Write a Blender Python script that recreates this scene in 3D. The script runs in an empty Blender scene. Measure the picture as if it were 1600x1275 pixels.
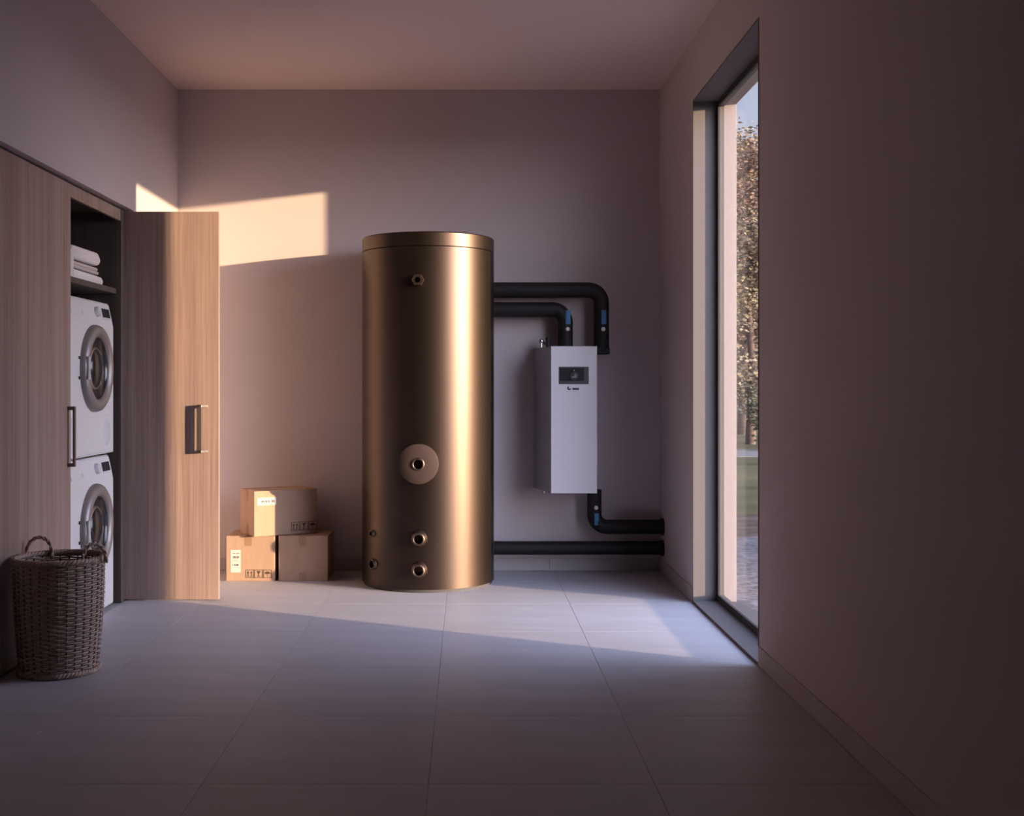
import bpy, math, random
from mathutils import Matrix, Vector
R = math.radians
random.seed(7)
scene = bpy.context.scene
col = scene.collection

# ------------------------------------------------------------------ camera
CAM_H, F = 1.23, 1800.0            # metres, focal length in pixels of a 1600 px wide frame
cam_data = bpy.data.cameras.new('camera')
cam = bpy.data.objects.new('camera', cam_data)
col.objects.link(cam)
cam.location = (0, 0, CAM_H)
cam.rotation_euler = (R(90), 0, 0)
cam_data.sensor_width = 36.0
cam_data.lens = F / 1600 * 36.0
cam_data.shift_x = (800 - 730) / 1600
cam_data.shift_y = -(637.5 - 604) / 1600
cam_data.clip_end = 400
scene.camera = cam

# ------------------------------------------------------------------ light
SUN_SLOPE, SUN_DROP = 0.512, 0.120          # per metre towards -x: metres of +y, metres down
sun_data = bpy.data.lights.new('sun', 'SUN')
sun = bpy.data.objects.new('sun', sun_data)
col.objects.link(sun)
sun.rotation_euler = Vector((-1, SUN_SLOPE, -SUN_DROP)).to_track_quat('-Z', 'Y').to_euler()
sun.location = (12, -6, 8)
sun_data.energy = 12.2
sun_data.angle = R(0.7)
sun_data.color = (1.0, 0.71, 0.41)

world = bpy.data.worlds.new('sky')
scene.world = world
world.use_nodes = True
wn, wl = world.node_tree.nodes, world.node_tree.links
wn.clear()
w_out = wn.new('ShaderNodeOutputWorld')
w_bg = wn.new('ShaderNodeBackground')
w_tc = wn.new('ShaderNodeTexCoord')
w_sep = wn.new('ShaderNodeSeparateXYZ')
w_ramp = wn.new('ShaderNodeValToRGB')
wl.new(w_tc.outputs['Generated'], w_sep.inputs[0])
wl.new(w_sep.outputs['Z'], w_ramp.inputs[0])
wl.new(w_ramp.outputs[0], w_bg.inputs[0])
wl.new(w_bg.outputs[0], w_out.inputs[0])
e = w_ramp.color_ramp.elements
e[0].position, e[0].color = 0.0, (0.86, 0.74, 0.74, 1)
e[1].position, e[1].color = 0.75, (0.36, 0.48, 0.80, 1)
m_ = e.new(0.22); m_.color = (0.66, 0.72, 0.92, 1)
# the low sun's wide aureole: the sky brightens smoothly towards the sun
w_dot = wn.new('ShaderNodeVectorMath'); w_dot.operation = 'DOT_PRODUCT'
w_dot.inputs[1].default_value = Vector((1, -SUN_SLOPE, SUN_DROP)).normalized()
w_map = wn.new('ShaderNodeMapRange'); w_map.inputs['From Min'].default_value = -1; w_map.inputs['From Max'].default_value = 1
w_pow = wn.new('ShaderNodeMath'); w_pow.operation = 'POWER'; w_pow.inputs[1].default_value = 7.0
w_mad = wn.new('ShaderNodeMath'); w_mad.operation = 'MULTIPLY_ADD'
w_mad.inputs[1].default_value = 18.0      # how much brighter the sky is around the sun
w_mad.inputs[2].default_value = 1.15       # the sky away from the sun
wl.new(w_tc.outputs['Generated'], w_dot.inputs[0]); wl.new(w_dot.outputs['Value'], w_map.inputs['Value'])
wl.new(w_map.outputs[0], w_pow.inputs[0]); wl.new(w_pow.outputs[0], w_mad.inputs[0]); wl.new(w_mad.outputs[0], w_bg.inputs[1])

scene.view_settings.view_transform = 'Standard'
scene.view_settings.look = 'None'
scene.view_settings.exposure = 0.0
scene.view_settings.gamma = 1.0
scene.view_settings.use_curve_mapping = False
scene.cycles.max_bounces = 14
scene.cycles.diffuse_bounces = 10
scene.cycles.glossy_bounces = 6
scene.cycles.transparent_max_bounces = 24
scene.cycles.sample_clamp_indirect = 8.0

# ------------------------------------------------------------------ materials
def srgb(h):
    h = h.lstrip('#')
    v = [int(h[i:i + 2], 16) / 255 for i in (0, 2, 4)]
    return tuple(c / 12.92 if c <= .04045 else ((c + .055) / 1.055) ** 2.4 for c in v) + (1,)

def mat(name, color, rough=.5, metal=0., noise=None, bump=None, spec=.5, aniso=0., coat=0.):
    """noise = (scale xyz, amount); bump = (scale xyz, strength)"""
    m = bpy.data.materials.new(name); m.use_nodes = True
    n, l = m.node_tree.nodes, m.node_tree.links
    b = n['Principled BSDF']
    c = color if len(color) == 4 else tuple(color) + (1,)
    b.inputs['Base Color'].default_value = c
    b.inputs['Roughness'].default_value = rough
    b.inputs['Metallic'].default_value = metal
    b.inputs['Specular IOR Level'].default_value = spec
    b.inputs['Anisotropic'].default_value = aniso
    b.inputs['Coat Weight'].default_value = coat
    tc = n.new('ShaderNodeTexCoord')
    def tex(scale, detail=5.):
        mp = n.new('ShaderNodeMapping'); mp.inputs['Scale'].default_value = scale
        t = n.new('ShaderNodeTexNoise'); t.inputs['Scale'].default_value = 1.; t.inputs['Detail'].default_value = detail
        l.new(tc.outputs['Object'], mp.inputs[0]); l.new(mp.outputs[0], t.inputs['Vector'])
        return t
    if noise:
        t = tex(noise[0])
        r = n.new('ShaderNodeValToRGB')
        a = noise[1]
        r.color_ramp.elements[0].position = .3; r.color_ramp.elements[1].position = .7
        r.color_ramp.elements[0].color = tuple(x * (1 - a) for x in c[:3]) + (1,)
        r.color_ramp.elements[1].color = tuple(min(1, x * (1 + a)) for x in c[:3]) + (1,)
        l.new(t.outputs['Fac'], r.inputs[0]); l.new(r.outputs[0], b.inputs['Base Color'])
    if bump:
        t = tex(bump[0], 3.)
        bp = n.new('ShaderNodeBump'); bp.inputs['Strength'].default_value = bump[1]; bp.inputs['Distance'].default_value = .004
        l.new(t.outputs['Fac'], bp.inputs['Height']); l.new(bp.outputs[0], b.inputs['Normal'])
    return m

def wood_mat(name, dark, light, rough=.5):
    """straight vertical grain along Z: wide slow bands plus fine streaks"""
    m = bpy.data.materials.new(name); m.use_nodes = True
    n, l = m.node_tree.nodes, m.node_tree.links
    b = n['Principled BSDF']; b.inputs['Roughness'].default_value = rough
    tc = n.new('ShaderNodeTexCoord'); oi = n.new('ShaderNodeObjectInfo')
    add = n.new('ShaderNodeVectorMath'); add.operation = 'ADD'
    l.new(tc.outputs['Object'], add.inputs[0]); l.new(oi.outputs['Random'], add.inputs[1])
    facs = []
    for sc, det, dist in (((9, 9, .35), 3, .6), ((70, 70, 1.1), 4, .3), ((240, 240, 3.2), 2, 0)):
        mp = n.new('ShaderNodeMapping'); mp.inputs['Scale'].default_value = sc
        t = n.new('ShaderNodeTexNoise'); t.inputs['Scale'].default_value = 1; t.inputs['Detail'].default_value = det
        t.inputs['Distortion'].default_value = dist
        l.new(add.outputs[0], mp.inputs[0]); l.new(mp.outputs[0], t.inputs['Vector']); facs.append(t.outputs['Fac'])
    def math_(op, a, b_):
        k = n.new('ShaderNodeMath'); k.operation = op
        for i, v in enumerate((a, b_)):
            if isinstance(v, float): k.inputs[i].default_value = v
            else: l.new(v, k.inputs[i])
        return k.outputs[0]
    f = math_('ADD', math_('MULTIPLY', facs[0], .4), math_('ADD', math_('MULTIPLY', facs[1], .38), math_('MULTIPLY', facs[2], .22)))
    r = n.new('ShaderNodeValToRGB')
    r.color_ramp.elements[0].position = .36; r.color_ramp.elements[0].color = dark
    r.color_ramp.elements[1].position = .64; r.color_ramp.elements[1].color = light
    l.new(f, r.inputs[0]); l.new(r.outputs[0], b.inputs['Base Color'])
    bp = n.new('ShaderNodeBump'); bp.inputs['Strength'].default_value = .18; bp.inputs['Distance'].default_value = .002
    l.new(facs[1], bp.inputs['Height']); l.new(bp.outputs[0], b.inputs['Normal'])
    return m

def glass_mat(name, tint=(1, 1, 1, 1)):
    m = bpy.data.materials.new(name); m.use_nodes = True
    n, l = m.node_tree.nodes, m.node_tree.links
    n.clear()
    o = n.new('ShaderNodeOutputMaterial'); mx = n.new('ShaderNodeMixShader'); fr = n.new('ShaderNodeLayerWeight'); pw = n.new('ShaderNodeMath'); pw.operation = 'POWER'; pw.inputs[1].default_value = 6.
    t = n.new('ShaderNodeBsdfTransparent'); g = n.new('ShaderNodeBsdfGlossy')
    fr.inputs[0].default_value = .5; t.inputs[0].default_value = tint; g.inputs['Roughness'].default_value = .02
    l.new(fr.outputs['Facing'], pw.inputs[0]); l.new(pw.outputs[0], mx.inputs[0]); l.new(t.outputs[0], mx.inputs[1]); l.new(g.outputs[0], mx.inputs[2]); l.new(mx.outputs[0], o.inputs[0])
    return m

M = dict(
    wall=mat('wall_paint', (.535, .465, .475), .85, noise=((.7, .7, .7), .03), bump=((60, 60, 60), .06), spec=.2),
    ceiling=mat('ceiling_paint', (.74, .59, .555), .9, spec=.2),
    plaster=mat('exterior_plaster', (.33, .28, .265), .9),
    skirt=mat('skirting_paint', (.43, .39, .40), .7, spec=.3),
    tile=mat('floor_tile', (.44, .415, .44), .54, noise=((1.6, 7, 1), .08), bump=((5, 18, 5), .05), spec=.5),
    grout=mat('grout', (.36, .34, .36), .9),
    steel=mat('anthracite_aluminium', (.115, .10, .097), .7),
    gasket=mat('black_gasket', (.02, .02, .022), .6),
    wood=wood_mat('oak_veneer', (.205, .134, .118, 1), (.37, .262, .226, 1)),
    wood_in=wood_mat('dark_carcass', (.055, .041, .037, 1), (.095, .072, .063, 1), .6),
    handle=mat('bronze_handle', (.17, .14, .125), .35, metal=.7),
    tank=mat('bronze_metal', (.080, .058, .0475), .405, metal=1., aniso=.0, bump=((2, 2, 900), .02)),
    fitting=mat('bronze_fitting', (.15, .105, .088), .45, metal=1.),
    flange=mat('flange_cap', (.058, .038, .034), .7, spec=.15),
    black=mat('black_bore', (.012, .011, .011), .8, spec=.2),
    rubber=mat('rubber_insulation', (.014, .012, .013), .6, spec=.3, bump=((90, 90, 90), .1)),
    blue=mat('blue_label', (.03, .15, .33), .5),
    white_valve=mat('white_valve', (.75, .74, .72), .35),
    chrome=mat('chrome', (.75, .75, .76), .2, metal=1.),
    cover=mat('unit_cover_white', (.58, .565, .59), .45),
    side=mat('unit_side_grey', (.42, .40, .42), .5),
    dark_panel=mat('dark_housing', (.06, .055, .058), .7),
    display=mat('display_black', (.022, .023, .027), .22),
    display_edge=mat('display_edge', (.05, .05, .055), .35),
    ink=mat('black_ink', (.015, .014, .016), .6),
    appliance=mat('appliance_white', (.62, .59, .59), .35),
    grey_plastic=mat('grey_plastic', (.52, .51, .52), .45),
    ring=mat('silver_ring', (.28, .25, .245), .48, metal=.6),
    drum=mat('drum_steel', (.45, .45, .47), .3, metal=1.),
    bowl=mat('dark_door_glass', (.02, .02, .022), .16, spec=.35),
    towel=mat('towel_cotton', (.70, .64, .62), .95, bump=((160, 160, 160), .8), spec=.1),
    towel2=mat('towel_taupe', (.50, .43, .41), .95, bump=((160, 160, 160), .8), spec=.1),
    card=mat('cardboard', (.40, .265, .19), .8, noise=((30, 30, 6), .05), spec=.2),
    card_edge=mat('cardboard_edge', (.40, .26, .17), .85, spec=.2),
    tape=mat('packing_tape', (.30, .19, .125), .35),
    paper=mat('label_paper', (.60, .57, .53), .7),
    print=mat('kraft_print', (.07, .045, .035), .8),
    wicker=mat('wicker', (.33, .232, .192), .6, noise=((40, 40, 90), .35)),
    wicker_dark=mat('wicker_stake', (.11, .078, .066), .65, noise=((40, 40, 40), .3)),
    grass=mat('grass', (.115, .10, .05), .95, noise=((.6, .9, 1), .45), spec=.1),
    gravel=mat('gravel', (.15, .135, .14), .95, noise=((22, 22, 22), .5), bump=((28, 28, 28), 1.), spec=.2),
    soil=mat('soil', (.12, .085, .07), .95, noise=((4, 4, 4), .4), spec=.1),
    path=mat('pale_path', (.20, .185, .175), .9, noise=((3, 3, 3), .2)),
    bark=mat('bark', (.13, .09, .07), .9, noise=((4, 4, 14), .4)),
    leaf_a=mat('autumn_leaves_rust', (.25, .165, .12), .8, noise=((3, 3, 3), .55)),
    leaf_b=mat('autumn_leaves_olive', (.22, .18, .115), .8, noise=((3, 3, 3), .5)),
    leaf_c=mat('autumn_leaves_green', (.14, .14, .09), .8, noise=((3, 3, 3), .5)),
    pane=glass_mat('window_glass', (.97, .975, .98, 1)),
)

# ------------------------------------------------------------------ mesh helpers
I4 = Matrix.Identity(4)
class MB:
    def __init__(s): s.v, s.f, s.sm = [], [], []
    def add(s, vs, fs, m=I4, smooth=False):
        o = len(s.v)
        s.v += [tuple(m @ Vector(p)) for p in vs]
        s.f += [tuple(i + o for i in f) for f in fs]
        s.sm += [smooth] * len(fs)
        return s
    def box(s, x0, x1, y0, y1, z0, z1, m=I4, ch=0.):
        if ch > 0:
            return s.cbox(x0, x1, y0, y1, z0, z1, m, ch)
        vs = [(x, y, z) for z in (z0, z1) for y in (y0, y1) for x in (x0, x1)]
        return s.add(vs, [(0, 2, 3, 1), (4, 5, 7, 6), (0, 1, 5, 4), (2, 6, 7, 3), (0, 4, 6, 2), (1, 3, 7, 5)], m)
    def cbox(s, x0, x1, y0, y1, z0, z1, m=I4, ch=.004):
        """box with all twelve edges chamfered"""
        lo, hi = (x0, y0, z0), (x1, y1, z1)
        vs, idx = [], {}
        for sx in (0, 1):
            for sy in (0, 1):
                for sz in (0, 1):
                    for a in range(3):
                        p = []
                        for k, sg in enumerate((sx, sy, sz)):
                            base = hi[k] if sg else lo[k]
                            if k != a: base += -ch if sg else ch
                            p.append(base)
                        idx[(sx, sy, sz, a)] = len(vs); vs.append(tuple(p))
        fs = []
        for a in range(3):
            b, c = (a + 1) % 3, (a + 2) % 3
            for sg in (0, 1):
                q = []
                for (ub, uc) in ((0, 0), (1, 0), (1, 1), (0, 1)):
                    k = [0, 0, 0]; k[a] = sg; k[b] = ub; k[c] = uc
                    q.append(idx[(k[0], k[1], k[2], a)])
                fs.append(tuple(q if sg else q[::-1]))
        for a in range(3):                       # edge strips run along axis a, between faces b and c
            b, c = (a + 1) % 3, (a + 2) % 3
            for ub in (0, 1):
                for uc in (0, 1):
                    k0, k1 = [0, 0, 0], [0, 0, 0]
                    k0[a], k1[a] = 0, 1
                    for k in (k0, k1): k[b] = ub; k[c] = uc
                    q = [idx[(*k0, b)], idx[(*k1, b)], idx[(*k1, c)], idx[(*k0, c)]]
                    fs.append(tuple(q if (ub == uc) == False else q[::-1]))
        for sx in (0, 1):
            for sy in (0, 1):
                for sz in (0, 1):
                    t = [idx[(sx, sy, sz, a)] for a in range(3)]
                    fs.append(tuple(t if (sx + sy + sz) % 2 else t[::-1]))
        return s.add(vs, fs, m)
    def prism(s, pts, z0, z1, m=I4, smooth=False):
        """polygon pts (x,y) extruded along z"""
        n = len(pts)
        s.add([(x, y, z0) for x, y in pts] + [(x, y, z1) for x, y in pts],
              [(i, (i + 1) % n, n + (i + 1) % n, n + i) for i in range(n)], m, smooth)
        s.add([(x, y, z0) for x, y in pts], [tuple(range(n))[::-1]], m)
        s.add([(x, y, z1) for x, y in pts], [tuple(range(n))], m)
        return s
    def lathe(s, prof, m=I4, seg=48, smooth=True, closed=False):
        """prof (r,h) revolved about local z; sharp profile corners: repeat the point"""
        n = len(prof)
        vs = [(r * math.cos(2 * math.pi * k / seg), r * math.sin(2 * math.pi * k / seg), h) for r, h in prof for k in range(seg)]
        fs = []
        for i in range(n if closed else n - 1):
            j = (i + 1) % n
            if prof[i] == prof[j]: continue
            for k in range(seg):
                k2 = (k + 1) % seg
                fs.append((i * seg + k, i * seg + k2, j * seg + k2, j * seg + k))
        return s.add(vs, fs, m, smooth)
    def tube(s, pts, rad, seg=16, caps=True, m=I4, closed=False):
        pts = [Vector(p) for p in pts]; n = len(pts)
        rads = rad if isinstance(rad, (list, tuple)) else [rad] * n
        tans = []
        for i in range(n):
            a, b = (pts[i - 1] if i or closed else pts[i]), (pts[(i + 1) % n] if i < n - 1 or closed else pts[i])
            tans.append((b - a).normalized())
        t0 = tans[0]
        ref = Vector((0, 0, 1)) if abs(t0.z) < .9 else Vector((0, 1, 0))
        u = t0.cross(ref).normalized()
        vs = []
        for i in range(n):
            if i:
                ax = tans[i - 1].cross(tans[i])
                if ax.length > 1e-6:
                    u = Matrix.Rotation(tans[i - 1].angle(tans[i]), 3, ax.normalized()) @ u
            w = tans[i].cross(u)
            for k in range(seg):
                a = 2 * math.pi * k / seg
                vs.append(tuple(pts[i] + (u * math.cos(a) + w * math.sin(a)) * rads[i]))
        fs = []
        for i in range(n if closed else n - 1):
            j = (i + 1) % n
            for k in range(seg):
                k2 = (k + 1) % seg
                fs.append((i * seg + k, i * seg + k2, j * seg + k2, j * seg + k))
        s.add(vs, fs, m, True)
        if caps and not closed:
            s.add(vs[:seg], [tuple(range(seg))[::-1]], m)
            s.add(vs[-seg:], [tuple(range(seg))], m)
        return s
    def build(s, name, material, parent=None, bevel=0., label=None, mats=None):
        me = bpy.data.meshes.new(name)
        me.from_pydata(s.v, [], s.f)
        me.polygons.foreach_set('use_smooth', s.sm)
        me.materials.append(M[material])
        me.update()
        o = bpy.data.objects.new(name, me)
        col.objects.link(o)
        if parent is not None: o.parent = parent
        if bevel:
            b = o.modifiers.new('bevel', 'BEVEL'); b.width = bevel; b.segments = 2; b.limit_method = 'ANGLE'
        if label: o['label'] = label
        return o

def empty(name, loc=(0, 0, 0), rz=0.):
    o = bpy.data.objects.new(name, None); col.objects.link(o)
    o.location = loc; o.rotation_euler = (0, 0, rz); o.empty_display_size = .1
    return o
def tag(o, label=None, cat=None, group=None, kind=None):
    for k, v in (('label', label), ('category', cat), ('group', group), ('kind', kind)):
        if v: o[k] = v
    return o
def T(x, y, z): return Matrix.Translation((x, y, z))
def axis_to(d):
    """matrix turning local +z to direction d"""
    return Vector(d).to_track_quat('Z', 'Y').to_matrix().to_4x4()
def arc(c, r, a0, a1, n, plane='xz'):
    out = []
    for i in range(n + 1):
        a = R(a0 + (a1 - a0) * i / n)
        if plane == 'xz': out.append((c[0] + r * math.cos(a), c[1], c[2] + r * math.sin(a)))
    return out

# ------------------------------------------------------------------ room
XL, XR, YB, YN, H = -1.935, 1.2876, 7.70, -1.3, 3.215
WY0, WY1, WH, XO = 5.090, 6.555, 2.85, 1.515          # window opening and outer wall face
WS = .13                                               # near jamb splays outwards by this much

floor = MB().box(XL - .9, XR + .2, YN - .2, YB + .2, -.15, -.002).build('floor', 'grout')
tag(floor, 'matt grey large-format tiled floor with thin dark joints', 'floor', kind='structure')
xs = [-1.962, -1.52, -.82, -.12, .58, 1.283]
ys = [YN] + [3.565 + .74 * k for k in range(-8, 6)] + [YB - .002]
ys = [y for i, y in enumerate(ys) if i == 0 or y > YN + .1]
tile_mesh = {}
for i in range(len(xs) - 1):
    for j in range(len(ys) - 1):
        w, d = round(xs[i + 1] - xs[i] - .0018, 4), round(ys[j + 1] - ys[j] - .0018, 4)
        x1 = xs[i + 1]
        if i == 0 and ys[j + 1] > 6.68:                # the wall beyond the cupboard stands proud
            w = round(-1.52 - (XL + .004), 4) if ys[j] > 6.68 else w
        key = (w, d)
        if key not in tile_mesh:
            t = MB().cbox(-w / 2, w / 2, -d / 2, d / 2, -.012, 0, ch=.0005).build('floor_tile', 'tile')
            tile_mesh[key] = t.data
        else:
            t = bpy.data.objects.new('floor_tile', tile_mesh[key]); col.objects.link(t)
        t.parent = floor
        t.location = (x1 - .0009 - w / 2, (ys[j] + ys[j + 1]) / 2, 0)

ceil = MB().box(XL - 1, XR + .4, YN - .2, YB + .2, H, H + .15).build('ceiling', 'ceiling')
tag(ceil, 'plain pale plaster ceiling above the tank', 'ceiling', kind='structure')
wb = MB().box(XL - .9, XR + .2, YB, YB + .2, -.15, H).build('wall_back', 'wall')
tag(wb, 'plain grey back wall behind the tall tank', 'wall', kind='structure')
wn_ = MB().box(XL - .9, XR + .2, YN - .2, YN, -.15, H).build('wall_near', 'wall')
tag(wn_, 'plain grey wall at the near end of the room', 'wall', kind='structure')
CY0, CY1, CZ = 3.50, 6.68, 2.250                       # cupboard niche
b = MB()
b.box(XL - .9, XL, YN, YB, CZ, H)
b.box(XL - .9, XL, CY1, YB, -.15, CZ)
b.box(XL - .9, XL, YN, CY0, -.15, CZ)
b.box(XL - .9, XL - .86, CY0, CY1, -.15, CZ)
tag(b.build('wall_left', 'wall'), 'grey left wall with built-in cupboard niche', 'wall', kind='structure')
b = MB()
b.prism([(XR, YN), (XO, YN), (XO, WY0 - WS - .012), (XR + .167, WY0 - WS - .012), (XR, WY0 - .010)], -.15, WH + .01)
b.box(XR, XO, WY1 + .01, YB, -.15, WH + .01)
b.box(XR, XO, YN, YB, WH + .01, H)
b.box(XR, XO, WY0 - WS - .01, WY1 + .01, -.15, 0)
tag(b.build('wall_right', 'wall'), 'plain grey right wall with the tall narrow window', 'wall', kind='structure')

def skirting(name, label, runs, axis, fixed, side):
    root = empty(name); tag(root, label, 'baseboard', kind='structure')
    for a0, a1 in runs:
        if axis == 'x': MB().box(a0 + .001, a1 - .001, fixed - .006, fixed, .001, .086).build('skirting_piece', 'skirt', root, .0012)
        else:
            lo, hi = (fixed - .006, fixed) if side < 0 else (fixed, fixed + .006)
            MB().box(lo, hi, a0 + .001, a1 - .001, .001, .086).build('skirting_piece', 'skirt', root, .0012)
skirting('baseboard_back', 'low grey skirting along the back wall', [(XL + .006, -1.55), (-1.55, -.85), (-.85, -.15), (-.15, .55), (.55, XR - .006)], 'x', YB, 0)
skirting('baseboard_right', 'low grey skirting along the window wall', [(YN, .1), (.1, 1.5), (1.5, 2.9), (2.9, 4.3), (4.3, WY0 - .012), (WY1 + .012, YB)], 'y', XR, -1)
skirting('baseboard_left', 'low grey skirting beyond the cupboard', [(CY1, YB - .006), (YN, CY0)], 'y', XL, 1)

# ------------------------------------------------------------------ window
win = empty('window_1', (XR, (WY0 + WY1) / 2, 0)); tag(win, 'tall narrow window with deep anthracite reveal in the right wall', 'window', kind='structure')
ox, oy = XR, (WY0 + WY1) / 2
hw = (WY1 - WY0) / 2
FX0, FX1 = .132, .167                                   # frame depth range, from the inner wall face
def wpart(name, m, x0, x1, y0, y1, z0, z1, bev=.0015, label=None):
    return MB().box(x0, x1, y0, y1, z0, z1).build(name, m, win, bev, label)
ho = hw + WS                                            # half-extent of the outer opening on the near side
MB().prism([(-.003, -hw - .009), (FX1, -ho - .009), (FX1, -ho), (-.003, -hw)], 0, WH).build('jamb_lining', 'steel', win, .001)
wpart('jamb_lining', 'steel', -.003, FX1, hw, hw + .009, 0, WH)
MB().prism([(-.003, -hw - .009), (FX1, -ho - .009), (FX1, hw + .009), (-.003, hw + .009)], WH, WH + .009).build('head_lining', 'steel', win, .001)
MB().prism([(-.006, -hw - .009), (FX1, -ho - .009), (FX1, hw + .009), (-.006, hw + .009)], .0005, .014).build('sill', 'steel', win, .003)
fw = .034
frame_parts = [('frame_stile', -ho, -ho + fw, .014, WH), ('frame_stile', hw - fw, hw, .014, WH),
               ('frame_rail', -ho + fw, hw - fw, .014, .014 + fw), ('frame_rail', -ho + fw, hw - fw, WH - fw, WH)]
for nm, y0, y1, z0, z1 in frame_parts:
    wpart(nm, 'gasket', FX0, FX0 + .012, y0, y1, z0, z1, .001)
    wpart(nm, 'steel', FX0 + .012, FX1, y0, y1, z0, z1, .001)
wpart('pane', 'pane', FX0 + .014, FX0 + .020, -ho + fw - .008, hw - fw + .008, .014 + fw - .008, WH - fw + .008, 0)
# pale rendered outer reveal
wpart('outer_reveal', 'plaster', FX1, XO - XR + .012, hw - .022, hw + .008, 0, WH)
wpart('outer_reveal', 'plaster', FX1, XO - XR + .012, -ho - .008, -ho + .004, 0, WH)
wpart('outer_reveal', 'plaster', FX1, XO - XR + .012, -ho + .004, hw - .022, WH - .018, WH + .008)
wpart('outer_sill', 'steel', FX1, XO - XR + .05, -ho, hw, -.005, .010)

# ------------------------------------------------------------------ built-in cupboard
CX = -1.966
cab = empty('built_in_cupboard', (CX, CY0, 0)); tag(cab, 'tall built-in oak cupboard with one door swung open around the laundry machines', 'cupboard')
def cpart(name, m, x0, x1, y0, y1, z0, z1, bev=.0015, parent=cab, label=None):
    o = MB().box(x0 - CX, x1 - CX, y0 - CY0, y1 - CY0, z0, z1).build(name, m, parent, bev, label)
    return o
CB = XL - .855
DT = 2.238
PA, PB = 5.714, 6.60                                     # open compartment
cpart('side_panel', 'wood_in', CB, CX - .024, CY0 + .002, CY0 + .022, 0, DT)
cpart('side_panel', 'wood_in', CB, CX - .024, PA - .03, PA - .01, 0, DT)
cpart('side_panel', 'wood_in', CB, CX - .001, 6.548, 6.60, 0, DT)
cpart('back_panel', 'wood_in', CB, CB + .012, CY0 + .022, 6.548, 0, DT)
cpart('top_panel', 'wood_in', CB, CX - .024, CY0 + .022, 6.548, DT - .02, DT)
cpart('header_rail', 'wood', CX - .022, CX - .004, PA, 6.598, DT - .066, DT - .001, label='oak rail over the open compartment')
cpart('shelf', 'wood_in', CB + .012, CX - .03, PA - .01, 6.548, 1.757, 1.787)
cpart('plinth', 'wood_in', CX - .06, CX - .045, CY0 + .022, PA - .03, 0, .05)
def door_leaf(name, w, label=None):
    """leaf in its own frame: x 0..w along the front, front face at y 0, thickness backwards"""
    return MB().box(.0015, w - .0015, 0, .022, .012, DT - .002).build(name, 'wood', cab, .0012, label)
seams = [CY0 + .002, 4.05, 4.605, 5.16, PA]
for i in range(4):
    d = door_leaf('door', seams[i + 1] - seams[i])
    d.rotation_euler = (0, 0, R(90)); d.location = (0, seams[i] - CY0, 0)
    if i == 3:                                           # closed door beside the opening has a bar handle at its free edge
        hb = MB()
        w = seams[4] - seams[3]
        x0, z0, z1 = w - .050, .835, 1.132
        hb.box(x0, x0 + .022, -.036, -.026, z0, z1)
        hb.box(x0, x0 + .022, -.030, .0005, z0, z0 + .018); hb.box(x0, x0 + .022, -.030, .0005, z1 - .018, z1)
        hb.build('handle', 'handle', d, .002, 'dark bronze bar handle')
DY = 6.622
d = MB().box(0, .551, 0, .026, .006, DT - .002).build('door', 'wood', cab, .0015, 'oak door swung fully open, half in the sun')
d.location = (-.013, DY - CY0, 0)
d.rotation_euler = (0, 0, R(.25))
hb = MB()
hx, z0, z1 = .432, .850, 1.126
hb.box(hx, hx + .027, -.040, -.024, z0, z1)
for za, zb in ((z0, z0 + .016), (z1 - .016, z1)):
    hb.add([(hx, -.040, za), (hx + .027, -.040, za), (hx + .058, .001, za), (hx + .038, .001, za), (hx, -.026, za),
            (hx, -.040, zb), (hx + .027, -.040, zb), (hx + .058, .001, zb), (hx + .038, .001, zb), (hx, -.026, zb)],
           [(4, 3, 2, 1, 0), (5, 6, 7, 8, 9), (0, 1, 6, 5), (1, 2, 7, 6), (2, 3, 8, 7), (3, 4, 9, 8), (4, 0, 5, 9)])
hb.build('handle', 'handle', d, .0015, 'dark bronze bar handle')

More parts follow.
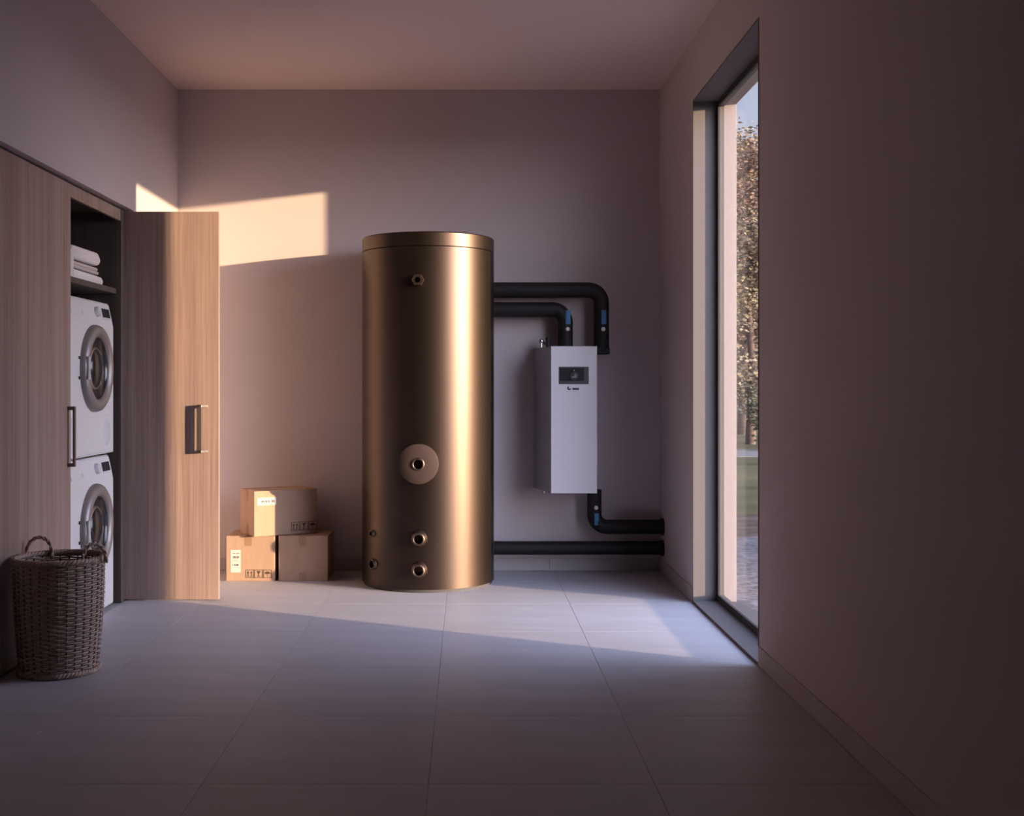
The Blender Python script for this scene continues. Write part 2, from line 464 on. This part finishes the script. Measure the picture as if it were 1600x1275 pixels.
# ------------------------------------------------------------------ laundry machines (front faces +x)
MX, MY0, MY1, MHH = -1.993, 5.79, 6.485, .848
def machine(name, z, label, is_dryer):
    root = empty(name, (MX - .3, (MY0 + MY1) / 2, z)); tag(root, label, 'dryer' if is_dryer else 'washing machine')
    hw_ = (MY1 - MY0) / 2
    # body: side profile in x-z, sloping control fascia at the top
    prof = [(-.30, .012), (.298, .012), (.300, .03), (.300, .71), (.296, .735), (.274, MHH - .012), (.264, MHH), (-.30, MHH)]
    b = MB(); m = Matrix.Rotation(R(90), 4, 'X')
    b.prism(prof, -hw_, hw_, m); b.build('body', 'appliance', root, .006)
    def on(y, zz):                                       # point on the fascia slope
        t = (zz - .735) / (MHH - .012 - .735)
        return .296 - .022 * max(0, min(1, t))
    def plate(nm, mt, y0, y1, z0, z1, proud, dep=.006, lab=None, par=root, bev=.001):
        xa, xb = on(y0, z0), on(y0, z1)
        if z1 < .73: xa = xb = .300
        vs = [(xa - dep, y0, z0), (xa + proud, y0, z0), (xa - dep, y1, z0), (xa + proud, y1, z0),
              (xb - dep, y0, z1), (xb + proud, y0, z1), (xb - dep, y1, z1), (xb + proud, y1, z1)]
        return MB().add(vs, [(0, 2, 3, 1), (4, 5, 7, 6), (0, 1, 5, 4), (2, 6, 7, 3), (0, 4, 6, 2), (1, 3, 7, 5)]).build(nm, mt, par, bev, lab)
    dsp = plate('display', 'display', hw_ - .150, hw_ - .022, .762, .812, .002, lab='small black display')
    plate('button_strip', 'grey_plastic', hw_ - .150, hw_ - .022, .751, .757, .003)
    dr = plate('detergent_drawer', 'appliance', -hw_ + .03, -hw_ + .225, .752, .822, .003, bev=.002)
    plate('drawer_grip', 'grey_plastic', -hw_ + .19, -hw_ + .215, .757, .778, .0045, par=dr)
    kx = on(0, .785)
    MB().lathe([(.001, .022), (.024, .022), (.027, .018), (.029, 0)], T(kx, .095, .785) @ axis_to((1, 0, .2)), 28).build('program_dial', 'grey_plastic', root)
    # porthole
    zc, yc, ro = .478, .02, .233
    mm = T(.300, yc, zc) @ axis_to((1, 0, 0))
    dd = MB().lathe([(ro, 0), (ro, .012), (ro - .006, .028), (ro - .020, .038), (ro - .040, .040), (ro - .058, .034), (ro - .066, .022), (ro - .068, .016)], mm, 64).build('porthole_door', 'ring', root, label='satin silver porthole ring')
    MB().lathe([(ro - .067, .020), (ro - .075, .010), (ro - .10, .001), (ro - .125, .0005)], mm, 56).build('funnel', 'bowl', dd)
    MB().lathe([(ro - .124, .0), (ro - .128, .012), (ro - .150, .024), (ro - .19, .032), (.001, .034)], mm, 56).build('glass_bowl', 'bowl', dd, label='dark domed door glass')
    MB().lathe([(ro - .118, .001), (ro - .122, .010), (ro - .128, .014), (ro - .131, .010)], mm, 56).build('inner_ring', 'drum', dd)
    gr = MB(); gr.box(.335, .346, yc - ro + .012, yc - ro + .034, zc - .06, zc + .06); gr.build('door_grip', 'grey_plastic', dd, .003)
    for k in (-1, 1): MB().box(.300, .306, yc - ro - .016, yc - ro - .004, zc + k * .052 - .008, zc + k * .052 + .008).build('hinge_screw', 'ink', root)
    if is_dryer:
        plate('service_flap', 'appliance', -hw_ + .012, hw_ - .012, .035, .222, .002, bev=.002)
        MB().lathe([(.001, .004), (.070, .004), (.074, .0015)], T(.3005, hw_ - .13, .128) @ axis_to((1, 0, 0)), 40).build('filter_grille', 'grey_plastic', root)
        plate('base_strip', 'grey_plastic', -hw_ + .004, hw_ - .004, .016, .024, .002)
    else:
        plate('kick_strip', 'appliance', -hw_ + .01, hw_ - .01, .02, .075, .002, bev=.002)
        plate('filter_cover', 'appliance', hw_ - .15, hw_ - .05, .09, .17, .002, bev=.002)
    for sx in (-.25, .25):
        for sy in (-hw_ + .05, hw_ - .05):
            MB().lathe([(.001, 0), (.022, 0), (.022, .013)], T(sx, sy, 0), 14).build('foot', 'ink', root)
    return root
machine('washing_machine', 0., 'white front-loading washing machine standing on the floor below the dryer', False)
machine('tumble_dryer', MHH + .001, 'white tumble dryer stacked above the washing machine', True)

# ------------------------------------------------------------------ towels on the shelf
def folded_towel(name, y0, y1, z0, th, x0, x1, mt, label, layers=2):
    """one towel folded in flat layers, folds rounded at the far end"""
    lay = th / layers
    r = lay * .5
    b = MB()
    for k in range(layers):
        zc = z0 + lay * (k + .5)
        yy1 = y1 - .012 * (k % 2) - random.random() * .01
        out = []
        hh = lay * .47
        n = 8
        for i in range(n + 1):
            a = -math.pi / 2 + math.pi * i / n
            out.append((yy1 - hh * 1.4 + hh * 1.4 * math.cos(a), zc + hh * math.sin(a)))
        for i in range(n + 1):
            a = math.pi / 2 + math.pi * i / n
            out.append((y0 + hh + hh * math.cos(a), zc + hh * math.sin(a)))
        # loft along x with rounded front end
        secs = [(x0, 1.), (x1 - .03, 1.), (x1 - .012, .97), (x1 - .003, .86), (x1, .6)]
        m_n = len(out)
        yc = (y0 + yy1) / 2
        vs, fs = [], []
        for x, sc in secs:
            for (yy, zz) in out:
                sag = .004 * math.sin(yy * 31 + k) * (1 if k == layers - 1 else .3)
                vs.append((x, yc + (yy - yc) * (1 - (1 - sc) * .06), zc + (zz - zc) * sc + sag))
        for i in range(len(secs) - 1):
            for j in range(m_n):
                j2 = (j + 1) % m_n
                fs.append((i * m_n + j, i * m_n + j2, (i + 1) * m_n + j2, (i + 1) * m_n + j))
        fs.append(tuple(range(m_n))[::-1]); fs.append(tuple((len(secs) - 1) * m_n + j for j in range(m_n)))
        b.add(vs, fs, I4, True)
    o = b.build(name, mt)
    tag(o, label, 'towel', 'towels stacked on the cupboard shelf')
    return o
SZ = 1.7875
folded_towel('folded_towel', 5.95, 6.475, SZ, .062, -2.42, -2.045, 'towel', 'bottom towel of the stack, pale and folded thick on the shelf', 1)
folded_towel('folded_towel', 5.97, 6.43, SZ + .063, .044, -2.40, -2.055, 'towel2', 'thin taupe towel folded double in the middle of the stack', 2)
folded_towel('folded_towel', 5.96, 6.425, SZ + .108, .078, -2.42, -2.045, 'towel', 'plump pale towel on top of the stack', 1)
ct = MB().box(-.10, 0, -.05, .05, 0, .15).build('carton', 'paper', None, .004); ct.location = (-2.025, 5.885, SZ)
tag(ct, 'white carton standing in front of the towels on the shelf', 'carton')

# ------------------------------------------------------------------ tank
TX, TY, TR, TH = -.246, 7.268, .415, 2.155
tank = empty('hot_water_tank', (TX, TY, 0)); tag(tank, 'tall bronze metal cylinder tank with round pipe ports standing in the sun', 'tank')
MB().lathe([(.001, .02), (TR, .02), (TR, .02), (TR, 2.066), (TR, 2.066), (TR - .003, 2.068), (.001, 2.068)], seg=128).build('shell', 'tank', tank)
MB().lathe([(TR - .003, 2.0695), (TR, 2.0715), (TR, 2.0715), (TR, TH - .006), (TR, TH - .006), (TR - .006, TH), (TR - .006, TH), (.001, TH)], seg=128).build('lid', 'tank', tank)
MB().lathe([(TR - .012, 0), (TR - .012, .0195)], seg=96).build('base_ring', 'dark_panel', tank)
def port(angle, z, r_out, r_in, length, style):
    """pipe socket on the shell; angle 0 faces the room (-y), positive towards the window"""
    d = Vector((math.sin(R(angle)), -math.cos(R(angle)), 0))
    m = T(*(d * (TR - .006)) ) @ T(0, 0, z) @ axis_to(d)
    if style == 'hex':
        b = MB()
        n = [(r_out * math.cos(R(60 * k + 30)), r_out * math.sin(R(60 * k + 30))) for k in range(6)]
        b.lathe([(r_in, length), (r_in, length), (r_out, length), (r_out, length), (r_out, 0)], m, 6, False)
        o = b.build('pipe_port', 'fitting', tank, .0015)
    elif style == 'flange':
        b = MB().lathe([(r_in, length), (r_in, length), (r_out - .004, length), (r_out, length - .004), (r_out, length - .004), (r_out, 0)], m, 72)
        o = b.build('flange', 'flange', tank)
        MB().lathe([(r_in - .001, length - .02), (r_in - .001, length + .006), (r_in + .008, length + .006), (r_in + .012, length)], m, 36).build('collar', 'fitting', o)
    else:
        b = MB().lathe([(r_in, length), (r_in + .003, length + .003), (r_out - .006, length + .002), (r_out - .001, length - .004), (r_out + .001, length - .014), (r_out + .004, length - .022), (r_out + .008, 0)], m, 40)
        o = b.build('pipe_port', 'fitting', tank)
    MB().lathe([(r_in, length + .001), (r_in, .004), (.001, .004)], m, 32).build('bore', 'black', o)
    return o
def ang(px): return math.degrees(math.asin(max(-1, min(1, (px - 669) / 104.))))
port(ang(658), 1.862, .036, .018, .050, 'hex')
port(ang(658.5), .770, .119, .028, .045, 'flange')
port(ang(659), .326, .041, .026, .050, 'socket')
port(ang(659), .139, .041, .026, .050, 'socket')
port(ang(587), .335, .022, .013, .022, 'socket')
port(ang(588), .150, .034, .024, .022, 'socket')

# ------------------------------------------------------------------ heat pump indoor unit
U0, U1, UF, UB, UZ0, UZ1 = .531, .823, 7.30, 7.698, .553, 1.4855
unit = empty('heat_pump_unit', ((U0 + U1) / 2, UB, UZ0)); tag(unit, 'white wall-mounted heat pump unit with small dark display beside the tank', 'heat pump')
cx_ = (U0 + U1) / 2
def up(b, name, m, bev=.002, label=None, parent=unit):
    for i, v in enumerate(b.v): b.v[i] = (v[0] - cx_, v[1] - UB, v[2] - UZ0)
    return b.build(name, m, parent, bev, label)
up(MB().prism([(U0 + .004, UF + .014), (U1 - .004, UF + .014), (U1 - .004, UB), (.444, UB)], UZ0 + .001, UZ1 - .001), 'body', 'side', .002, 'grey flared steel casing')
up(MB().box(U0, U1, UF, UF + .0145, UZ0, UZ1), 'front_cover', 'cover', .002, 'white front cover')
up(MB().box(U1 - .0045, .930, 7.505, 7.615, UZ1 - .045, UZ1 - .002), 'side_connection', 'rubber', .004, 'black insulated side connection')
dx0, dx1, dz0, dz1 = .580, .770, 1.2455, 1.3555
ds = up(MB().box(dx0, dx1, UF - .0025, UF + .002, dz0, dz1), 'display', 'display_edge', .001, 'dark recessed control display')
up(MB().box(dx0 + .006, dx1 - .030, UF - .0035, UF, dz0 + .020, dz1 - .008), 'screen', 'display', .0005, None, ds)
dm = T((677 - 0) / 1000., UF - .003, 1.296) @ axis_to((0, -1, 0))
up(MB().lathe([(.001, .009), (.018, .009), (.019, .007), (.021, .007), (.024, .010), (.025, .006), (.025, 0)], dm, 36), 'control_dial', 'display_edge', 0, 'round control dial', ds)
up(MB().box(.664, .690, UF - .0135, UF - .0115, 1.289, 1.2925), 'dial_mark', 'grey_plastic', 0, None, ds)
up(MB().box(.6745, .6795, UF - .0042, UF - .003, 1.331, 1.336), 'status_lamp', 'grey_plastic', 0, None, ds)
lg = MB()                                                # emblem: a small tick, then a short heavy word mark
lg.tube([(.641, UF - .0005, 1.2305), (.639, UF - .0005, 1.218), (.645, UF - .0005, 1.2105), (.657, UF - .0005, 1.2155)], [.003, .0055, .005, .0028], 8)
for k in range(5):
    x = .668 + k * .0082
    lg.box(x, x + .0074, UF - .0008, UF + .0005, 1.2085, 1.2215)
up(lg, 'emblem', 'ink', 0, 'black tick emblem with short heavy word mark')
# small fittings above and below the casing
fx = MB(); fx.lathe([(.001, .018), (.012, .014), (.017, .002), (.012, -.012), (.001, -.016)], T(.487, 7.56, 1.527), 20); fx.tube([(.487, 7.56, 1.483), (.487, 7.56, 1.52)], .008, 10)
up(fx, 'air_vent', 'chrome', 0)
fx = MB(); fx.tube([(.530, 7.56, 1.483), (.530, 7.56, 1.54)], .013, 14); fx.tube([(.498, 7.56, 1.515), (.560, 7.56, 1.515)], .010, 12); fx.tube([(.530, 7.56, 1.534), (.530, 7.56, 1.552)], .017, 14)
up(fx, 'safety_valve', 'ink', 0)
fx = MB(); fx.tube([(.50, 7.52, .556), (.50, 7.52, .535)], .010, 12); fx.tube([(.525, 7.52, .556), (.525, 7.52, .540)], .006, 12)
up(fx, 'drain_nipple', 'chrome', 0)

# ------------------------------------------------------------------ insulated pipes
PY, PR = 7.56, .049
def pipe(name, pts, rad, label, lab=None, valve=None, collar=None):
    root = empty(name, pts[0]); tag(root, label, 'pipe')
    inv = T(*[-c for c in pts[0]])
    MB().tube(pts, rad, 28).build('insulation', 'rubber', root).data.transform(inv)
    if lab:                                             # blue marking strip bent round the front of the tube
        x, za, zb = lab
        b = MB(); n = 8
        vs = []
        for z in (za, zb):
            for rr in (rad - .001, rad + .0015):
                for i in range(n + 1):
                    a = R(-90 - 12 + 36 * i / n)
                    vs.append((x + rr * math.cos(a), PY + rr * math.sin(a), z))
        q = n + 1
        fs = []
        for i in range(n):
            fs += [(q + i, q + i + 1, 3 * q + i + 1, 3 * q + i), (i, 2 * q + i, 2 * q + i + 1, i + 1), (i, i + 1, q + i + 1, q + i), (2 * q + i, 3 * q + i, 3 * q + i + 1, 2 * q + i + 1)]
        fs += [(0, q, 3 * q, 2 * q), (n, 2 * q + n, 3 * q + n, q + n)]
        b.add(vs, fs).build('marking_strip', 'blue', root, label='blue marking strip').data.transform(inv)
    if valve:
        x, z = valve
        v = MB().lathe([(.001, .014), (.006, .014), (.006, .014), (.0115, .012), (.0135, .008), (.0135, 0)], T(x, PY - rad + .001, z) @ axis_to((.15, -1, 0)), 24).build('valve_cap', 'white_valve', root, label='round white valve cap')
        v.data.transform(inv)
    if collar:
        x0, x1, z = collar
        MB().lathe([(rad, 0), (rad + .008, 0), (rad + .008, 0), (rad + .008, x1 - x0), (rad + .008, x1 - x0), (rad, x1 - x0)], T(x0, PY, z) @ axis_to((1, 0, 0)), 32).build('wall_collar', 'rubber', root).data.transform(inv)
    return root
ox_, oz_ = .880, 1.864
ix_, iz_ = .644, 1.735
er = .085
pipe('insulated_pipe', [(.0, PY, oz_)] + [(ox_ - er - .3, PY, oz_)] + arc((ox_ - er, PY, oz_ - er), er, 90, 0, 12) + [(ox_, PY, 1.60), (ox_, PY, UZ1 - .001)], .0505,
     'thick black insulated pipe, uppermost and longest, from tank to heat pump', (ox_ + .006, 1.637, 1.728), (ox_ + .006, 1.604))
pipe('insulated_pipe', [(.0, PY, iz_)] + [(ix_ - er - .3, PY, iz_)] + arc((ix_ - er, PY, iz_ - er), er, 90, 0, 12) + [(ix_, PY, 1.60), (ix_, PY, UZ1 + .0005)], .0495,
     'black insulated pipe just below the uppermost one, bending into the heat pump', (ix_ + .010, 1.637, 1.728), (ix_ + .010, 1.604))
lx_, lz_ = .834, .309
pipe('insulated_pipe', [(lx_, PY, UZ0 + .001), (lx_, PY, .45)] + arc((lx_ + er, PY, lz_ + er), er, 180, 270, 12) + [(1.1, PY, lz_), (XR - .001, PY, lz_)], .0475,
     'black insulated pipe bending from under the heat pump into the right wall', (lx_ + .006, .325, .402), (lx_ + .006, .440), (XR - .018, XR - .0005, lz_))
pipe('insulated_pipe', [(.0, PY, .171), (.4, PY, .171), (.9, PY, .171), (XR - .001, PY, .171)], .0445,
     'straight black insulated pipe running just above the skirting', None, None, (XR - .018, XR - .0005, .171))

# ------------------------------------------------------------------ cardboard boxes
def icons(b, x0, z0, s, y):
    """three framed care marks: upright arrows, glass, umbrella"""
    th, e_ = s * .055, .0006
    def rect(x, z, w, h): b.box(x, x + w, y - e_, y + e_, z, z + h)
    def poly(p): b.add([(x, y - e_, z) for x, z in p], [tuple(range(len(p)))])
    for k in range(3):
        x = x0 + k * s * 1.08
        rect(x, z0, s, th); rect(x, z0 + s - th, s, th); rect(x, z0, th, s); rect(x + s - th, z0, th, s)
        c = x + s / 2
        if k == 0:
            for dx in (-.2, .2):
                cx = c + dx * s
                rect(cx - .045 * s, z0 + .24 * s, .09 * s, .4 * s)
                poly([(cx - .14 * s, z0 + .6 * s), (cx + .14 * s, z0 + .6 * s), (cx, z0 + .86 * s)])
            rect(c - .36 * s, z0 + .14 * s, .72 * s, .06 * s)
        elif k == 1:
            poly([(c - .06 * s, z0 + .5 * s), (c + .06 * s, z0 + .5 * s), (c + .26 * s, z0 + .86 * s), (c - .26 * s, z0 + .86 * s)])
            rect(c - .035 * s, z0 + .2 * s, .07 * s, .34 * s); rect(c - .2 * s, z0 + .14 * s, .4 * s, .07 * s)
        else:
            poly([(c + .36 * s * math.cos(R(a)), z0 + .5 * s + .3 * s * math.sin(R(a))) for a in range(0, 181, 20)])
            rect(c - .025 * s, z0 + .16 * s, .05 * s, .36 * s)
def carton(x, y, z, w, d, h, rz, label, tape_x=None, tape_side=False, lbl=None, marks=None, low_tape=False):
    root = empty('cardboard_box', (x, y, z), rz); tag(root, label, 'box', 'cardboard boxes stacked by the back wall')
    f = -d / 2
    MB().box(-w / 2, w / 2, f, d / 2, 0, h - .004).build('body', 'card', root, .003)
    MB().box(-w / 2, w / 2, f + .0005, -.0012, h - .005, h).build('top_flap', 'card', root, .0015)
    MB().box(-w / 2, w / 2, .0012, d / 2 - .0005, h - .005, h).build('top_flap', 'card', root, .0015)
    tw = .046
    if tape_x is not None:
        MB().box(tape_x - tw / 2, tape_x + tw / 2, f - .0008, f + .001, h - .062, h + .0006).build('tape', 'tape', root)
        MB().box(tape_x - tw / 2, tape_x + tw / 2, f - .0008, d / 2, h - .0002, h + .0008).build('tape', 'tape', root)
        if low_tape: MB().box(tape_x - tw / 2, tape_x + tw / 2, f - .0008, f + .001, .001, .055).build('tape', 'tape', root)
    if tape_side:
        for za, zb in ((h - .075, h + .0006), (.001, .075)):
            MB().box(-w / 2 - .0008, -w / 2 + .001, -tw / 2, tw / 2, za, zb).build('tape', 'tape', root)
        MB().box(-w / 2 - .0008, w / 2 + .0008, -tw / 2, tw / 2, h - .0002, h + .0008).build('tape', 'tape', root)
    if lbl:
        x0, z0, lw, lh, tall = lbl
        L = MB().box(x0, x0 + lw, f - .0012, f + .001, z0, z0 + lh).build('shipping_label', 'paper', root, label='white printed shipping label')
        b = MB()
        def ln(u0, u1, v, t): b.box(x0 + lw * u0, x0 + lw * u1, f - .0016, f, z0 + lh * v, z0 + lh * (v + t))
        if tall:
            for u in (.24, .36, .52, .66, .76): ln(u, u + .08, .83, .035)
            for u, wd in ((.24, .10), (.36, .14), (.54, .08), (.66, .16)): ln(u, u + wd, .655, .06)
            ln(.22, .80, .62, .012); ln(.2, .7, .54, .012); ln(.08, .92, .47, .006)
            for u, wd in ((.18, .06), (.36, .10), (.5, .04), (.58, .14), (.76, .05)): ln(u, u + wd, .30, .07)
            ln(.04, .96, .21, .008)
        else:
            ln(.06, .94, .84, .05); ln(.06, .94, .10, .05)
            for k in range(9): ln(.14 + k * .055, .155 + k * .055 + .018 * (k % 3), .35, .28)
            ln(.74, .80, .28, .42); ln(.84, .90, .28, .42); ln(.78, .86, .45, .1)
        b.build('label_print', 'ink', L)
    if marks:
        b = MB(); icons(b, marks[0], marks[1], marks[2], f - .0006)
        b.build('care_marks', 'print', root, label='printed handling symbols')
    return root
BY = 7.283
carton(-1.3705, BY + .165, 0, .307, .33, .285, 0, 'left cardboard box on the floor with white label, half in the sun', tape_x=-.014,
       lbl=(-.125, .055, .064, .142, True), marks=(-.030, .020, .052))
carton(-1.037, BY + .162, 0, .312, .32, .285, 0, 'right cardboard box on the floor in the tank shadow, no label', tape_x=-.004, low_tape=True)
a_ = R(30)
w_, d_ = .425, .26
nx, ny = -1.338, 7.232                                   # nearest lower corner of the upper box
c_ = Vector((nx, ny)) + Vector((math.cos(a_), math.sin(a_))) * w_ / 2 + Vector((-math.sin(a_), math.cos(a_))) * d_ / 2
carton(c_.x, c_.y, .2862, w_, d_, .285, a_, 'cardboard box turned askew on top of the two other boxes', tape_side=True,
       lbl=(-.19, .195, .125, .048, False), marks=(.035, .022, .055))

# ------------------------------------------------------------------ wicker basket
KX, KY, KH = -1.764, 4.98, .495
bas = empty('wicker_basket', (KX, KY, 0)); tag(bas, 'tall round brown wicker laundry basket with two loop handles on the floor', 'basket')
def krad(z): t = z / KH; return .158 + .027 * t + .006 * math.sin(t * math.pi)
NS = 30                                                  # stakes
b = MB()
rows = 46
for i in range(rows):
    z = .030 + (KH - .050) * i / (rows - 1)
    pts, seg = [], NS * 4
    for k in range(seg):
        a = 2 * math.pi * k / seg
        rr = krad(z) + .0042 * math.cos(NS / 2 * a * 2 / 2 * 1 + math.pi * (i % 2)) * 1.0
        pts.append((rr * math.cos(a), rr * math.sin(a), z))
    b.tube(pts, .0047, 5, False, closed=True)
wv = b.build('weave', 'wicker', bas); wv['kind'] = 'stuff'
b = MB()
for k in range(NS):
    a = 2 * math.pi * (k + .0) / NS
    b.tube([((krad(z)) * math.cos(a), (krad(z)) * math.sin(a), z) for z in (.01, .12, .24, .36, KH - .01)], .0046, 6)
sk = b.build('stakes', 'wicker_dark', bas); sk['kind'] = 'stuff'
def braid(name, r, z, rad, n=3, tw=22, sq=1.):
    b = MB()
    for s_ in range(n):
        pts = []
        for k in range(132):
            a = 2 * math.pi * k / 132
            ph = tw * a + 2 * math.pi * s_ / n
            rr = r + rad * .55 * math.cos(ph)
            pts.append((rr * math.cos(a), rr * math.sin(a), z + rad * .55 * sq * math.sin(ph)))
        b.tube(pts, rad * .62, 6, False, closed=True)
    return b.build(name, 'wicker', bas)
braid('rim', krad(KH), KH - .006, .0125)
braid('base_band', krad(.012) + .004, .014, .0125)
MB().lathe([(.001, .012), (krad(0), .012)], seg=48).build('bottom', 'wicker_dark', bas)
for a0, tv in ((R(136), (.95, .31)), (R(-22), (.72, .69))):
    b = MB(); hr, hh = .054, .088
    rr = krad(KH) + .002
    cx0, cy0 = rr * math.cos(a0), rr * math.sin(a0)
    tx, ty = tv
    for s_ in range(2):
        pts = []
        for k in range(29):
            t = math.pi * k / 28
            u, v = hr * math.cos(t), hh * math.sin(t) ** .8
            ph = 26 * t / math.pi + math.pi * s_
            du = .0042 * math.cos(ph)
            pts.append((cx0 + tx * (u + du * math.cos(t)) + math.cos(a0) * .0042 * math.sin(ph), cy0 + ty * (u + du * math.cos(t)) + math.sin(a0) * .0042 * math.sin(ph), KH - .022 + v + du * math.sin(t)))
        b.tube(pts, .0052, 7)
    b.build('loop_handle', 'wicker', bas)

# ------------------------------------------------------------------ garden outside the window
g = MB().box(XO, 90, 11.2, 120, -.25, -.02).build('lawn', 'grass'); tag(g, 'autumn lawn beyond the gravel outside the window', 'lawn', kind='structure')
g = MB().box(XO, 90, -40, 9.6, -.25, -.02).build('gravel_yard', 'gravel'); tag(g, 'grey gravel strip directly outside the window', 'gravel', kind='structure')
g = MB().box(XO, 90, 9.6, 11.2, -.25, -.015).build('soil_bed', 'soil'); tag(g, 'brown bare soil bed between gravel and lawn', 'soil', kind='structure')
g = MB().box(XO, 90, 20.5, 23, -.22, -.012).build('garden_path', 'path'); tag(g, 'pale path crossing the far lawn', 'path', kind='structure')
def tree(x, y, h, spread, base_z, n_leaf, mt, label, leaf=.10, name='garden_tree'):
    root = empty(name, (x, y, -.02)); tag(root, label, 'tree' if h > 3 else 'shrub', 'autumn trees and shrubs beyond the window')
    rnd = random.Random(int(x * 100 + y * 7))
    b = MB()
    b.tube([(0, 0, 0), (.05, .03, h * .3), (-.04, .05, h * .6), (.03, 0, h * .9)], [h * .018 + .02, h * .015 + .015, h * .009, .012], 8)
    tips = []
    for k in range(26):
        z0 = h * (base_z + (.88 - base_z) * rnd.random())
        a = rnd.random() * 6.283; L = spread * (.45 + .6 * rnd.random()) * (1.15 - .6 * z0 / h)
        p1 = Vector((math.cos(a) * L * .5, math.sin(a) * L * .5, z0 + L * .25))
        p2 = Vector((math.cos(a) * L, math.sin(a) * L, z0 + L * (.25 + .5 * rnd.random())))
        b.tube([(0, 0, z0), p1, p2], [.035 * h / 6, .02 * h / 6, .006], 5)
        tips += [p1, p2, (p1 + p2) / 2]
    b.build('trunk', 'bark', root)
    b = MB()
    for k in range(n_leaf):
        c = rnd.choice(tips) + Vector((rnd.gauss(0, 1), rnd.gauss(0, 1), rnd.gauss(0, .8))) * spread * .16
        if c.z < .1: c.z = .1 + rnd.random() * .2
        q = Matrix.Rotation(rnd.random() * 6.28, 4, 'Z') @ Matrix.Rotation(rnd.random() * 3.14, 4, 'X')
        s = leaf * (.6 + .8 * rnd.random())
        b.add([(-s / 2, 0, 0), (0, -s * .32, s * .1), (s / 2, 0, 0), (0, s * .32, s * .1)], [(0, 1, 2, 3)], T(*c) @ q)
    o = b.build('foliage', mt, root); o['kind'] = 'stuff'
    return root
tree(6.15, 25.0, 5.4, 1.5, .10, 9000, 'leaf_b', 'olive tree nearest the window frame', .095)
tree(7.2, 30.0, 8.0, 2.0, .08, 10000, 'leaf_a', 'rust-leaved tree farther back in the window view', .11)
tree(8.4, 34.5, 9.2, 2.3, .06, 10000, 'leaf_b', 'tallest olive tree at the far end of the garden', .13)
tree(8.7, 39.5, 7.5, 2.4, .04, 10000, 'leaf_c', 'broad dark green tree farthest back beyond the window', .15)
tree(11.9, 49.0, 11.0, 2.6, .04, 10000, 'leaf_a', 'rust-coloured tree far behind, close to the window edge', .17)
tree(5.9, 22.6, 1.3, .55, .03, 1500, 'leaf_c', 'low green shrub at the far edge of the lawn', .08, 'garden_shrub')
